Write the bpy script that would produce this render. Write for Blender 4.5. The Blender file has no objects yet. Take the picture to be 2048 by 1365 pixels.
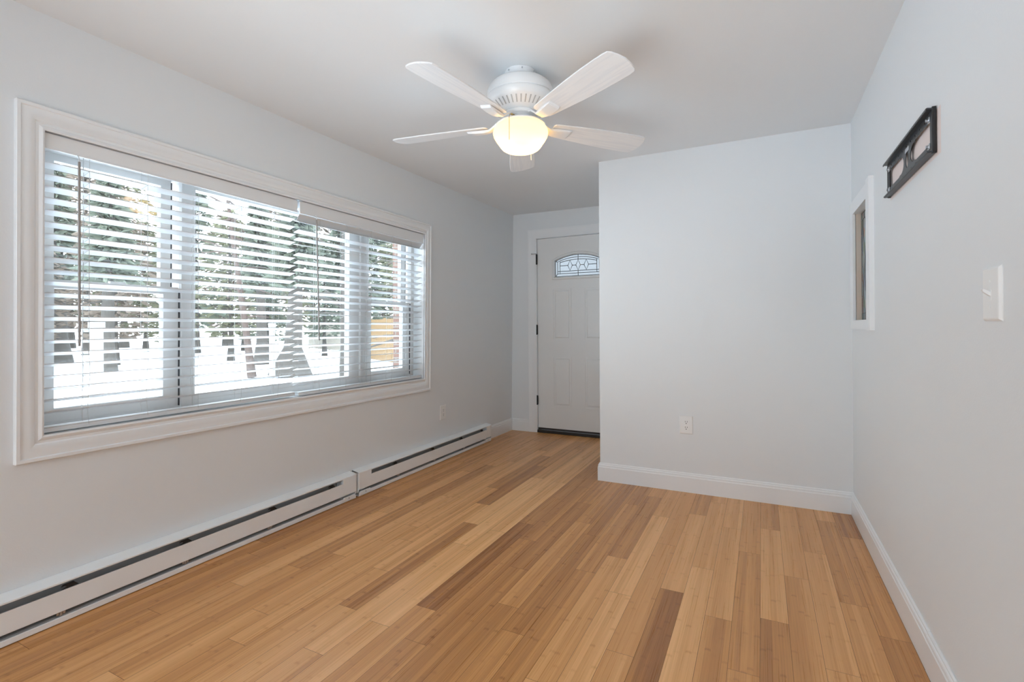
import bpy, bmesh, math, random
from mathutils import Vector, Matrix
PI = math.pi
random.seed(7)
sc = bpy.context.scene
COL = sc.collection

# ------------------------------------------------------------------ camera
YAW, PITCH, ROLL = -0.4651454, 0.0020765, -0.0064653
F_PX, CAM_Z = 993.958, 1.13391
cam_d = bpy.data.cameras.new('camera')
cam_d.sensor_width = 36.0
cam_d.lens = F_PX * 36.0 / 2048.0
cam_d.shift_y = -28.906 / 2048.0
cam_d.clip_start = 0.05
cam_d.clip_end = 400
cam = bpy.data.objects.new('camera', cam_d)
COL.objects.link(cam)
_f = Vector((math.sin(YAW)*math.cos(PITCH), math.cos(YAW)*math.cos(PITCH), math.sin(PITCH)))
_r = Vector((math.cos(YAW), -math.sin(YAW), 0))
_u = _r.cross(_f)
_r2 = _r*math.cos(ROLL) + _u*math.sin(ROLL)
_u2 = -_r*math.sin(ROLL) + _u*math.cos(ROLL)
cam.matrix_world = Matrix(((_r2.x, _u2.x, -_f.x, 0), (_r2.y, _u2.y, -_f.y, 0), (_r2.z, _u2.z, -_f.z, CAM_Z), (0, 0, 0, 1)))
sc.camera = cam

# ------------------------------------------------------------------ room dimensions (metres)
H = 2.35
A, LEAN = 2.45136, 0.01583           # left wall: x = -(A + LEAN*(H-z)), it leans a little
BX = 0.48779                          # right wall
CY = 3.58278                          # face of the middle wall
DY = 4.93256                          # wall with the entry door
EB, ET = -1.07482, -1.06963           # free end of the middle wall, foot and top
BACK = -2.6

def LW(o, y, z):
    """point on the left wall: o = distance out into the room"""
    return (-(A + LEAN*(H - z)) + o, y, z)

# ------------------------------------------------------------------ world, sky and exposure
sc.view_settings.view_transform = 'Standard'
sc.view_settings.look = 'None'
sc.view_settings.gamma = 1.0
sc.view_settings.exposure = 2.42
sc.view_settings.use_curve_mapping = False
w = bpy.data.worlds.new('overcast_sky')
sc.world = w
w.use_nodes = True
nt = w.node_tree
for n in list(nt.nodes): nt.nodes.remove(n)
wo = nt.nodes.new('ShaderNodeOutputWorld')
wb = nt.nodes.new('ShaderNodeBackground')
tc = nt.nodes.new('ShaderNodeTexCoord')
sx = nt.nodes.new('ShaderNodeSeparateXYZ')
rp = nt.nodes.new('ShaderNodeValToRGB')
nt.links.new(tc.outputs['Generated'], sx.inputs[0])
nt.links.new(sx.outputs['Z'], rp.inputs[0])
rp.color_ramp.elements[0].position = 0.0
rp.color_ramp.elements[0].color = (0.83, 0.935, 1.0, 1)
rp.color_ramp.elements[1].position = 0.8
rp.color_ramp.elements[1].color = (0.72, 0.86, 1.0, 1)
nt.links.new(rp.outputs[0], wb.inputs['Color'])
wb.inputs['Strength'].default_value = SKY = 1.5
nt.links.new(wb.outputs[0], wo.inputs[0])
try:
    sc.cycles.use_denoising = True
    sc.cycles.max_bounces = 14
    sc.cycles.diffuse_bounces = 7
    sc.cycles.glossy_bounces = 4
    sc.cycles.transparent_max_bounces = 24
    sc.cycles.sample_clamp_indirect = 6.0
    sc.cycles.caustics_reflective = False
    sc.cycles.caustics_refractive = False
except Exception:
    pass

def portal(name, loc, rot, sx_, sy_):
    d = bpy.data.lights.new(name, 'AREA')
    d.shape = 'RECTANGLE'
    d.size, d.size_y = sx_, sy_
    d.cycles.is_portal = True
    o = bpy.data.objects.new(name, d)
    o.location, o.rotation_euler = loc, rot
    COL.objects.link(o)
# daylight enters by the big side window and by an unseen window added behind the camera
portal('side_window_portal', (-2.66, 2.105, 1.315), (0, -PI/2, 0), 1.2, 2.42)
portal('added_window_portal', (-1.4, BACK-0.12, 1.25), (PI/2, 0, 0), 1.6, 1.8)

# fill spot added out of view, an assumed bounce flash that brightens the ceiling
fl = bpy.data.lights.new('bounce_fill', 'SPOT')
fl.energy = 24.0
fl.color = (0.92, 0.985, 1.0)
fl.spot_size = math.radians(98)
fl.spot_blend = 1.0
fl.shadow_soft_size = 0.60
flo = bpy.data.objects.new('bounce_fill', fl)
COL.objects.link(flo)
flo.location = (-0.75, -0.35, 0.70)
flo.rotation_euler = (Vector((-0.95, 1.50, 2.35)) - flo.location).to_track_quat('-Z', 'Y').to_euler()

# ------------------------------------------------------------------ materials
def mat(name, col, rough=0.5, metal=0.0, spec=0.5, coat=0.0, bump=0.0, bscale=60, var=0.0, vscale=8, stretch=None, emis=None):
    m = bpy.data.materials.new(name)
    m.use_nodes = True
    t = m.node_tree
    b = t.nodes['Principled BSDF']
    b.inputs['Base Color'].default_value = (*col, 1)
    b.inputs['Roughness'].default_value = rough
    b.inputs['Metallic'].default_value = metal
    b.inputs['Specular IOR Level'].default_value = spec
    b.inputs['Coat Weight'].default_value = coat
    c = t.nodes.new('ShaderNodeTexCoord')
    mp = t.nodes.new('ShaderNodeMapping')
    t.links.new(c.outputs['Object'], mp.inputs[0])
    if stretch: mp.inputs['Scale'].default_value = stretch
    if var > 0 or True:
        n = t.nodes.new('ShaderNodeTexNoise')
        n.inputs['Scale'].default_value = vscale
        n.inputs['Detail'].default_value = 4
        t.links.new(mp.outputs[0], n.inputs['Vector'])
        mx = t.nodes.new('ShaderNodeMix'); mx.data_type = 'RGBA'
        v = max(var, 0.01)
        mx.inputs[6].default_value = (*[max(0, x*(1-v)) for x in col], 1)
        mx.inputs[7].default_value = (*[min(1, x*(1+v)) for x in col], 1)
        t.links.new(n.outputs['Fac'], mx.inputs[0])
        t.links.new(mx.outputs[2], b.inputs['Base Color'])
    if bump > 0:
        n2 = t.nodes.new('ShaderNodeTexNoise')
        n2.inputs['Scale'].default_value = bscale
        n2.inputs['Detail'].default_value = 3
        t.links.new(mp.outputs[0], n2.inputs['Vector'])
        bp = t.nodes.new('ShaderNodeBump')
        bp.inputs['Strength'].default_value = bump
        bp.inputs['Distance'].default_value = 0.002
        t.links.new(n2.outputs['Fac'], bp.inputs['Height'])
        t.links.new(bp.outputs[0], b.inputs['Normal'])
    if emis:
        b.inputs['Emission Color'].default_value = (*emis[0], 1)
        b.inputs['Emission Strength'].default_value = emis[1]
    return m

WALL = (0.768, 0.79, 0.803)
M = {}
M['wall'] = mat('painted_wall', WALL, 0.55, spec=0.3, bump=0.12, bscale=180, var=0.008, vscale=2.5)
M['ceiling'] = mat('painted_ceiling', (0.785, 0.80, 0.81), 0.7, spec=0.2, bump=0.12, bscale=150, var=0.008, vscale=2)
M['trim'] = mat('white_gloss_trim', (0.825, 0.84, 0.85), 0.32, bump=0.05, bscale=90)
M['door'] = mat('door_paint', (0.79, 0.79, 0.78), 0.38, bump=0.05, bscale=50, var=0.012, vscale=10)
M['slat'] = mat('faux_wood_slat', (0.70, 0.71, 0.72), 0.38, var=0.01)
M['valance'] = mat('faux_wood_lighter', (0.80, 0.81, 0.815), 0.38, var=0.01)  # same finish as the slats, whose copy is darkened against the daylight
M['vinyl'] = mat('white_vinyl', (0.66, 0.645, 0.63), 0.35)
M['gasket'] = mat('dark_gasket', (0.05, 0.05, 0.055), 0.6)
M['cord'] = mat('cord', (0.55, 0.54, 0.52), 0.8)
M['wand'] = mat('dark_grey_wand', (0.30, 0.27, 0.25), 0.45, var=0.15, vscale=30, stretch=(4, 4, .6))  # dark grey wood tone, streaked along its length
M['clear'] = mat('clear_plastic', (0.75, 0.78, 0.8), 0.2)
M['heater'] = mat('heater_enamel', (0.86, 0.875, 0.88), 0.42, bump=0.04, bscale=120, var=0.012)
M['heater_inner'] = mat('galvanised_inner', (0.48, 0.48, 0.48), 0.5, metal=0.1, var=0.1)
M['black'] = mat('black_metal', (0.012, 0.012, 0.013), 0.45)
M['bronze'] = mat('dark_bronze', (0.03, 0.022, 0.018), 0.4, metal=0.5)
M['tvsteel'] = mat('powder_coated_steel', (0.045, 0.048, 0.055), 0.38, metal=0.4, spec=0.6, var=0.08)
M['zinc'] = mat('zinc', (0.55, 0.57, 0.6), 0.3, metal=0.9)
M['label'] = mat('pale_sticker', (0.45, 0.47, 0.5), 0.5)
M['plate'] = mat('plastic_plate', (0.84, 0.84, 0.83), 0.35)
M['slot'] = mat('socket_dark', (0.04, 0.04, 0.04), 0.6)
M['fan'] = mat('fan_enamel', (0.82, 0.83, 0.84), 0.3, coat=0.2)
M['brass'] = mat('brass', (0.6, 0.42, 0.18), 0.3, metal=1)
M['chain'] = mat('dark_chain', (0.25, 0.16, 0.08), 0.4, metal=0.7)
M['beige'] = mat('bare_jamb', (0.60, 0.51, 0.43), 0.6, var=0.05)
M['lead'] = mat('lead_came', (0.10, 0.10, 0.10), 0.5, metal=0.4)
M['thresh'] = mat('dark_threshold', (0.018, 0.013, 0.010), 0.45)
M['sweep'] = mat('door_sweep', (0.03, 0.02, 0.018), 0.6)
M['snow'] = mat('snow', (0.86, 0.88, 0.92), 0.8, bump=0.3, bscale=2, var=0.03, vscale=.4)
M['bark'] = mat('grey_brown_bark', (0.062, 0.052, 0.044), 0.9, bump=0.8, bscale=14, var=0.45, vscale=9, stretch=(3, 3, .5))
M['redbark'] = mat('reddish_bark', (0.075, 0.05, 0.04), 0.9, bump=0.8, bscale=14, var=0.4, vscale=9, stretch=(3, 3, .5))
M['pine'] = mat('snow_dusted_pine', (0.10, 0.11, 0.08), 0.9, var=0.5, vscale=3)
M['olive'] = mat('olive_foliage', (0.13, 0.125, 0.075), 0.9, var=0.5, vscale=3)
M['brown'] = mat('brown_winter_foliage', (0.14, 0.105, 0.08), 0.9, var=0.5, vscale=3)
M['fence'] = mat('cedar_fence', (0.24, 0.145, 0.065), 0.8, var=0.2, vscale=5, stretch=(6, 6, .5))
M['greyfence'] = mat('weathered_fence', (0.30, 0.26, 0.21), 0.8, var=0.25, vscale=6, stretch=(6, 6, .5))
M['post'] = mat('weathered_white_post', (0.24, 0.23, 0.215), 0.7, var=0.1, vscale=9)

def new_tree(name):
    m = bpy.data.materials.new(name); m.use_nodes = True
    t = m.node_tree
    return m, t, t.nodes['Principled BSDF'], t.nodes['Material Output']
def N(t, typ, **kw):
    n = t.nodes.new(typ)
    for k, v in kw.items(): setattr(n, k, v)
    return n
def MATH(t, op, a, b=None, c=None):
    n = t.nodes.new('ShaderNodeMath'); n.operation = op
    for i, v in enumerate((a, b, c)):
        if v is None: continue
        if isinstance(v, (int, float)): n.inputs[i].default_value = v
        else: t.links.new(v, n.inputs[i])
    return n.outputs[0]

# clear window glass: see-through with a Fresnel reflection
def glass_mat(name, tint=(1, 1, 1), ior=1.5, frost=0.0):
    m, t, b, out = new_tree(name)
    t.nodes.remove(b)
    tr = N(t, 'ShaderNodeBsdfTransparent'); tr.inputs[0].default_value = (*tint, 1)
    gl = N(t, 'ShaderNodeBsdfGlossy'); gl.inputs['Roughness'].default_value = 0.02
    lw = N(t, 'ShaderNodeLayerWeight'); lw.inputs['Blend'].default_value = 0.5
    # Schlick reflectance of a pane seen at any angle
    fac = MATH(t, 'ADD', 0.05, MATH(t, 'MULTIPLY', MATH(t, 'POWER', lw.outputs['Facing'], 5.0), 0.90))
    ms = N(t, 'ShaderNodeMixShader')
    t.links.new(fac, ms.inputs[0]); t.links.new(tr.outputs[0], ms.inputs[1]); t.links.new(gl.outputs[0], ms.inputs[2])
    last = ms.outputs[0]
    if frost > 0:
        tl = N(t, 'ShaderNodeBsdfTranslucent'); tl.inputs[0].default_value = (*tint, 1)
        m2 = N(t, 'ShaderNodeMixShader'); m2.inputs[0].default_value = frost
        t.links.new(last, m2.inputs[1]); t.links.new(tl.outputs[0], m2.inputs[2])
        last = m2.outputs[0]
    t.links.new(last, out.inputs[0])
    return m
M['glass'] = glass_mat('window_glass', (0.97, 0.985, 0.98))
M['doorglass'] = glass_mat('textured_glass', (0.34, 0.343, 0.345), frost=0.5)

# right wall: the paint has a bare pinkish patch where the bracket hangs
def right_wall_mat():
    m, t, b, out = new_tree('painted_wall_with_bare_patch')
    b.inputs['Roughness'].default_value = 0.55
    b.inputs['Specular IOR Level'].default_value = 0.3
    c = N(t, 'ShaderNodeTexCoord'); s = N(t, 'ShaderNodeSeparateXYZ')
    t.links.new(c.outputs['Object'], s.inputs[0])
    y, z = s.outputs['Y'], s.outputs['Z']
    k = MATH(t, 'MULTIPLY', MATH(t, 'MULTIPLY', MATH(t, 'GREATER_THAN', y, 1.92), MATH(t, 'LESS_THAN', y, 2.575)),
             MATH(t, 'MULTIPLY', MATH(t, 'GREATER_THAN', z, 1.655), MATH(t, 'LESS_THAN', z, 1.80)))
    mx = N(t, 'ShaderNodeMix'); mx.data_type = 'RGBA'
    mx.inputs[6].default_value = (*WALL, 1); mx.inputs[7].default_value = (0.80, 0.70, 0.67, 1)
    t.links.new(k, mx.inputs[0]); t.links.new(mx.outputs[2], b.inputs['Base Color'])
    n = N(t, 'ShaderNodeTexNoise'); n.inputs['Scale'].default_value = 180
    t.links.new(c.outputs['Object'], n.inputs['Vector'])
    bp = N(t, 'ShaderNodeBump'); bp.inputs['Strength'].default_value = .12; bp.inputs['Distance'].default_value = .002
    t.links.new(n.outputs['Fac'], bp.inputs['Height']); t.links.new(bp.outputs[0], b.inputs['Normal'])
    return m
M['wall_r'] = right_wall_mat()

# bamboo floor: UV.x = metres along the board, UV.y = 0..1 across it, 'tone' and 'seed' per board
def floor_mat():
    m, t, b, out = new_tree('bamboo_planks')
    uv = N(t, 'ShaderNodeUVMap'); uv.uv_map = 'plank'
    s = N(t, 'ShaderNodeSeparateXYZ'); t.links.new(uv.outputs[0], s.inputs[0])
    tone = N(t, 'ShaderNodeAttribute', attribute_name='tone').outputs['Fac']
    seed = N(t, 'ShaderNodeAttribute', attribute_name='seed').outputs['Fac']
    U, V = s.outputs['X'], s.outputs['Y']
    # five bamboo strips in a board
    strip = MATH(t, 'FLOOR', MATH(t, 'MULTIPLY', V, 5.0))
    def wn(a, bb):
        c = N(t, 'ShaderNodeCombineXYZ')
        for i, v in enumerate((a, bb)):
            if isinstance(v, (int, float)): c.inputs[i].default_value = v
            else: t.links.new(v, c.inputs[i])
        n = N(t, 'ShaderNodeTexWhiteNoise', noise_dimensions='2D'); t.links.new(c.outputs[0], n.inputs['Vector'])
        return n.outputs['Value']
    sd = MATH(t, 'MULTIPLY', seed, 917.3)
    h1 = wn(MATH(t, 'ADD', strip, 0.5), sd)
    h2 = wn(MATH(t, 'ADD', strip, 31.5), sd)
    # streaks along the fibre
    cv = N(t, 'ShaderNodeCombineXYZ')
    t.links.new(MATH(t, 'MULTIPLY', U, 2.2), cv.inputs[0])
    t.links.new(MATH(t, 'MULTIPLY', V, 22.0), cv.inputs[1])
    t.links.new(MATH(t, 'ADD', sd, MATH(t, 'MULTIPLY', h2, 20)), cv.inputs[2])
    ns = N(t, 'ShaderNodeTexNoise'); ns.inputs['Scale'].default_value = 1.0; ns.inputs['Detail'].default_value = 5; ns.inputs['Roughness'].default_value = .6
    t.links.new(cv.outputs[0], ns.inputs['Vector'])
    cf = N(t, 'ShaderNodeCombineXYZ')
    t.links.new(MATH(t, 'MULTIPLY', U, 9), cf.inputs[0]); t.links.new(MATH(t, 'MULTIPLY', V, 90), cf.inputs[1]); t.links.new(sd, cf.inputs[2])
    nf = N(t, 'ShaderNodeTexNoise'); nf.inputs['Scale'].default_value = 1.0; nf.inputs['Detail'].default_value = 3
    t.links.new(cf.outputs[0], nf.inputs['Vector'])
    # knuckles: short darker marks across a strip, every 20-30 cm, slightly arched
    sv = MATH(t, 'SUBTRACT', MATH(t, 'FRACT', MATH(t, 'MULTIPLY', V, 5.0)), 0.5)
    arch = MATH(t, 'MULTIPLY', MATH(t, 'MULTIPLY', sv, sv), 0.06)
    ku = MATH(t, 'ADD', MATH(t, 'ADD', MATH(t, 'MULTIPLY', U, 4.3), MATH(t, 'MULTIPLY', h1, 7.0)), arch)
    fr = MATH(t, 'ABSOLUTE', MATH(t, 'SUBTRACT', MATH(t, 'FRACT', ku), 0.5))
    kn = MATH(t, 'MAXIMUM', MATH(t, 'SUBTRACT', 1.0, MATH(t, 'DIVIDE', fr, 0.045)), 0.0)
    kn = MATH(t, 'MULTIPLY', kn, MATH(t, 'POWER', wn(MATH(t, 'FLOOR', ku), MATH(t, 'ADD', sd, strip)), 2.0))
    val = MATH(t, 'ADD', tone, MATH(t, 'MULTIPLY', MATH(t, 'SUBTRACT', h1, 0.5), 0.26))
    val = MATH(t, 'ADD', val, MATH(t, 'MULTIPLY', MATH(t, 'SUBTRACT', ns.outputs['Fac'], 0.5), 0.55))
    val = MATH(t, 'ADD', val, MATH(t, 'MULTIPLY', MATH(t, 'SUBTRACT', nf.outputs['Fac'], 0.5), 0.15))
    val = MATH(t, 'SUBTRACT', val, MATH(t, 'MULTIPLY', kn, 0.25))
    cr = N(t, 'ShaderNodeValToRGB'); t.links.new(val, cr.inputs[0])
    e = cr.color_ramp.elements
    e[0].position = 0.0; e[0].color = (0.300, 0.112, 0.028, 1)
    e[1].position = 1.0; e[1].color = (0.920, 0.520, 0.225, 1)
    x = e.new(0.5); x.color = (0.640, 0.305, 0.102, 1)
    t.links.new(cr.outputs[0], b.inputs['Base Color'])
    rr = MATH(t, 'ADD', 0.22, MATH(t, 'MULTIPLY', ns.outputs['Fac'], 0.14))
    t.links.new(rr, b.inputs['Roughness'])
    b.inputs['Specular IOR Level'].default_value = 0.45
    bp = N(t, 'ShaderNodeBump'); bp.inputs['Strength'].default_value = .05; bp.inputs['Distance'].default_value = .001
    t.links.new(nf.outputs['Fac'], bp.inputs['Height']); t.links.new(bp.outputs[0], b.inputs['Normal'])
    return m
M['floor'] = floor_mat()
M['gap'] = mat('plank_gap', (0.05, 0.025, 0.012), 0.8)

# whitewashed blade with a faint open grain
def blade_mat():
    m, t, b, out = new_tree('whitewashed_blade')
    c = N(t, 'ShaderNodeTexCoord'); mp = N(t, 'ShaderNodeMapping'); mp.inputs['Scale'].default_value = (1.6, 26, 1)
    t.links.new(c.outputs['Object'], mp.inputs[0])
    n = N(t, 'ShaderNodeTexNoise'); n.inputs['Scale'].default_value = 2.4; n.inputs['Detail'].default_value = 6; n.inputs['Distortion'].default_value = .8
    t.links.new(mp.outputs[0], n.inputs['Vector'])
    r = N(t, 'ShaderNodeValToRGB'); r.color_ramp.elements[0].position = .38; r.color_ramp.elements[1].position = .56
    r.color_ramp.elements[0].color = (0.77, 0.78, 0.795, 1); r.color_ramp.elements[1].color = (0.83, 0.83, 0.83, 1)
    t.links.new(n.outputs['Fac'], r.inputs[0]); t.links.new(r.outputs[0], b.inputs['Base Color'])
    b.inputs['Roughness'].default_value = .45
    return m
M['blade'] = blade_mat()

# alabaster bowl lit from inside
def globe_mat():
    m, t, b, out = new_tree('lit_alabaster_glass')
    t.nodes.remove(b)
    df = N(t, 'ShaderNodeBsdfTranslucent'); df.inputs[0].default_value = (0.98, 0.80, 0.48, 1)
    d2 = N(t, 'ShaderNodeBsdfDiffuse'); d2.inputs[0].default_value = (0.50, 0.42, 0.30, 1)
    ms = N(t, 'ShaderNodeMixShader'); ms.inputs[0].default_value = .35
    em = N(t, 'ShaderNodeEmission'); em.inputs[0].default_value = (1.0, 0.72, 0.40, 1); em.inputs[1].default_value = 0.075
    ad = N(t, 'ShaderNodeAddShader')
    t.links.new(df.outputs[0], ms.inputs[1]); t.links.new(d2.outputs[0], ms.inputs[2])
    t.links.new(ms.outputs[0], ad.inputs[0]); t.links.new(em.outputs[0], ad.inputs[1])
    t.links.new(ad.outputs[0], out.inputs[0])
    return m
M['globe'] = globe_mat()

# leaded stained glass: muted colours in small pieces
def stained_mat():
    m, t, b, out = new_tree('stained_glass')
    c = N(t, 'ShaderNodeTexCoord'); mp = N(t, 'ShaderNodeMapping'); mp.inputs['Scale'].default_value = (1, 30, 13)
    t.links.new(c.outputs['Object'], mp.inputs[0])
    nz = N(t, 'ShaderNodeTexNoise'); nz.inputs['Scale'].default_value = .6
    t.links.new(mp.outputs[0], nz.inputs['Vector'])
    ad = N(t, 'ShaderNodeMix'); ad.data_type = 'RGBA'; ad.inputs[0].default_value = .35
    t.links.new(mp.outputs[0], ad.inputs[6]); t.links.new(nz.outputs['Color'], ad.inputs[7])
    v = N(t, 'ShaderNodeTexVoronoi'); v.inputs['Scale'].default_value = 1.6
    t.links.new(ad.outputs[2], v.inputs['Vector'])
    sp = N(t, 'ShaderNodeSeparateColor'); t.links.new(v.outputs['Color'], sp.inputs[0])
    r = N(t, 'ShaderNodeValToRGB'); e = r.color_ramp.elements
    e[0].position = 0; e[0].color = (.34, .44, .50, 1); e[1].position = 1; e[1].color = (.70, .64, .52, 1)
    for p, cc in ((.2, (.22, .28, .38, 1)), (.4, (.48, .54, .52, 1)), (.55, (.50, .30, .24, 1)), (.7, (.38, .42, .40, 1)), (.85, (.34, .42, .30, 1))):
        x = e.new(p); x.color = cc
    r.color_ramp.interpolation = 'CONSTANT'
    t.links.new(sp.outputs[0], r.inputs[0]); t.links.new(r.outputs[0], b.inputs['Base Color'])
    b.inputs['Roughness'].default_value = .25
    return m
M['stained'] = stained_mat()

def brick_mat():
    m, t, b, out = new_tree('brick')
    c = N(t, 'ShaderNodeTexCoord'); s = N(t, 'ShaderNodeSeparateXYZ'); t.links.new(c.outputs['Object'], s.inputs[0])
    cb = N(t, 'ShaderNodeCombineXYZ')
    t.links.new(MATH(t, 'ADD', s.outputs['X'], s.outputs['Y']), cb.inputs[0]); t.links.new(s.outputs['Z'], cb.inputs[1])
    k = N(t, 'ShaderNodeTexBrick'); k.inputs['Scale'].default_value = 1
    k.inputs['Color1'].default_value = (.13, .065, .046, 1); k.inputs['Color2'].default_value = (.10, .055, .04, 1); k.inputs['Mortar'].default_value = (.15, .13, .11, 1)
    k.inputs['Brick Width'].default_value = .2; k.inputs['Row Height'].default_value = .068; k.inputs['Mortar Size'].default_value = .008
    t.links.new(cb.outputs[0], k.inputs['Vector']); t.links.new(k.outputs[0], b.inputs['Base Color']); b.inputs['Roughness'].default_value = .85
    return m
M['brick'] = brick_mat()

# ------------------------------------------------------------------ mesh helpers
class MB:
    def __init__(s): s.bm = bmesh.new()
    def v(s, p): return s.bm.verts.new(p)
    def box(s, a, b, f=None, bev=0.0):
        """box between corners a, b; f maps (x,y,z) into the world"""
        x0, y0, z0 = [min(a[i], b[i]) for i in range(3)]; x1, y1, z1 = [max(a[i], b[i]) for i in range(3)]
        t = bmesh.new() if bev else s.bm
        P = [(x0,y0,z0),(x1,y0,z0),(x1,y1,z0),(x0,y1,z0),(x0,y0,z1),(x1,y0,z1),(x1,y1,z1),(x0,y1,z1)]
        vs = [t.verts.new(p) for p in P]
        for q in ((0,3,2,1),(4,5,6,7),(0,1,5,4),(1,2,6,5),(2,3,7,6),(3,0,4,7)): t.faces.new([vs[i] for i in q])
        if bev:
            bmesh.ops.bevel(t, geom=t.edges[:], offset=bev, segments=2, affect='EDGES', profile=.6)
            mp = {}
            for vv in t.verts: mp[vv] = s.bm.verts.new(f(*vv.co) if f else vv.co)
            for ff in t.faces: s.bm.faces.new([mp[q] for q in ff.verts])
            t.free()
        elif f:
            for vv in vs: vv.co = f(*vv.co)
        return s
    def quad(s, pts):
        s.bm.faces.new([s.v(p) for p in pts]); return s
    def prism(s, prof, a, b, f):
        """extrude the closed 2-D profile (p,q) along t from a to b; f(p,q,t)->xyz"""
        n = len(prof)
        A_ = [s.v(f(p, q, a)) for p, q in prof]; B_ = [s.v(f(p, q, b)) for p, q in prof]
        for i in range(n):
            j = (i+1) % n; s.bm.faces.new((A_[i], A_[j], B_[j], B_[i]))
        s.bm.faces.new(A_[::-1]); s.bm.faces.new(B_); return s
    def tube(s, pts, r, n=8, closed_ends=True):
        pts = [Vector(p) for p in pts]; rings = []
        rr = r if isinstance(r, (list, tuple)) else [r]*len(pts)
        ref = None
        for i, p in enumerate(pts):
            d = (pts[min(i+1, len(pts)-1)] - pts[max(i-1, 0)]).normalized()
            if ref is None: ref = d.orthogonal().normalized()
            u = (ref - d*ref.dot(d)).normalized(); ref = u; w_ = d.cross(u)
            rings.append([s.v(p + (u*math.cos(2*PI*k/n) + w_*math.sin(2*PI*k/n))*rr[i]) for k in range(n)])
        for i in range(len(rings)-1):
            for k in range(n): s.bm.faces.new((rings[i][k], rings[i][(k+1)%n], rings[i+1][(k+1)%n], rings[i+1][k]))
        if closed_ends:
            s.bm.faces.new(rings[0][::-1]); s.bm.faces.new(rings[-1])
        return s
    def lathe(s, prof, c=(0,0,0), n=48):
        rings = []
        for r, z in prof:
            if r < 1e-5: rings.append([s.v((c[0], c[1], c[2]+z))])
            else: rings.append([s.v((c[0]+r*math.cos(2*PI*k/n), c[1]+r*math.sin(2*PI*k/n), c[2]+z)) for k in range(n)])
        for a, b in zip(rings, rings[1:]):
            for k in range(n):
                q = [a[k % len(a)], a[(k+1) % len(a)], b[(k+1) % len(b)], b[k % len(b)]]
                u = []
                for x in q:
                    if x not in u: u.append(x)
                if len(u) > 2: s.bm.faces.new(u)
        return s
    def build(s, name, m, parent=None, smooth=False, loc=None, angle=35):
        bmesh.ops.recalc_face_normals(s.bm, faces=s.bm.faces[:])
        me = bpy.data.meshes.new(name); s.bm.to_mesh(me); s.bm.free()
        o = bpy.data.objects.new(name, me); COL.objects.link(o)
        ms = m if isinstance(m, (list, tuple)) else [m]
        for x in ms: me.materials.append(x)
        if smooth:
            try:
                me.shade_smooth(); me.set_sharp_from_angle(angle=math.radians(angle))
            except Exception:
                for p in me.polygons: p.use_smooth = True
        if loc is not None: o.location = loc
        if parent is not None: o.parent = parent
        return o

def empty(name, loc=(0,0,0), label=None, cat=None, group=None, kind=None, parent=None):
    o = bpy.data.objects.new(name, None); COL.objects.link(o); o.location = loc; o.empty_display_size = .05
    return tag(o, label, cat, group, kind)
def tag(o, label=None, cat=None, group=None, kind=None):
    if label: o['label'] = label
    if cat: o['category'] = cat
    if group: o['group'] = group
    if kind: o['kind'] = kind
    return o
def struct(o, label, cat): return tag(o, label, cat, kind='structure')
def put(o, parent):
    """parent without moving: the vertices of o are in world coordinates"""
    o.parent = parent
    o.matrix_parent_inverse = Matrix.Translation(-Vector(parent.location))
    return o

def plate(outline, holes, th):
    """flat plate with holes: 2-D loops -> bmesh-ready mesh data (x,y in plane, z thickness 0..th)"""
    cu = bpy.data.curves.new('tmp', 'CURVE'); cu.dimensions = '2D'; cu.fill_mode = 'BOTH'; cu.extrude = th/2
    for lp in [outline] + holes:
        sp = cu.splines.new('POLY'); sp.points.add(len(lp)-1)
        for p, q in zip(sp.points, lp): p.co = (q[0], q[1], 0, 1)
        sp.use_cyclic_u = True
    ob = bpy.data.objects.new('tmp', cu); COL.objects.link(ob)
    bpy.context.view_layer.update()
    dg = bpy.context.evaluated_depsgraph_get()
    me = ob.evaluated_get(dg).to_mesh()
    V = [(v.co.x, v.co.y, v.co.z+th/2) for v in me.vertices]; Fc = [tuple(p.vertices) for p in me.polygons]
    ob.evaluated_get(dg).to_mesh_clear()
    bpy.data.objects.remove(ob); bpy.data.curves.remove(cu)
    return V, Fc
def add_plate(mb, outline, holes, th, f):
    V, Fc = plate(outline, holes, th)
    vs = [mb.v(f(*p)) for p in V]
    for q in Fc:
        try: mb.bm.faces.new([vs[i] for i in q])
        except ValueError: pass
def rect(x0, y0, x1, y1): return [(x0,y0),(x1,y0),(x1,y1),(x0,y1)]

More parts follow.
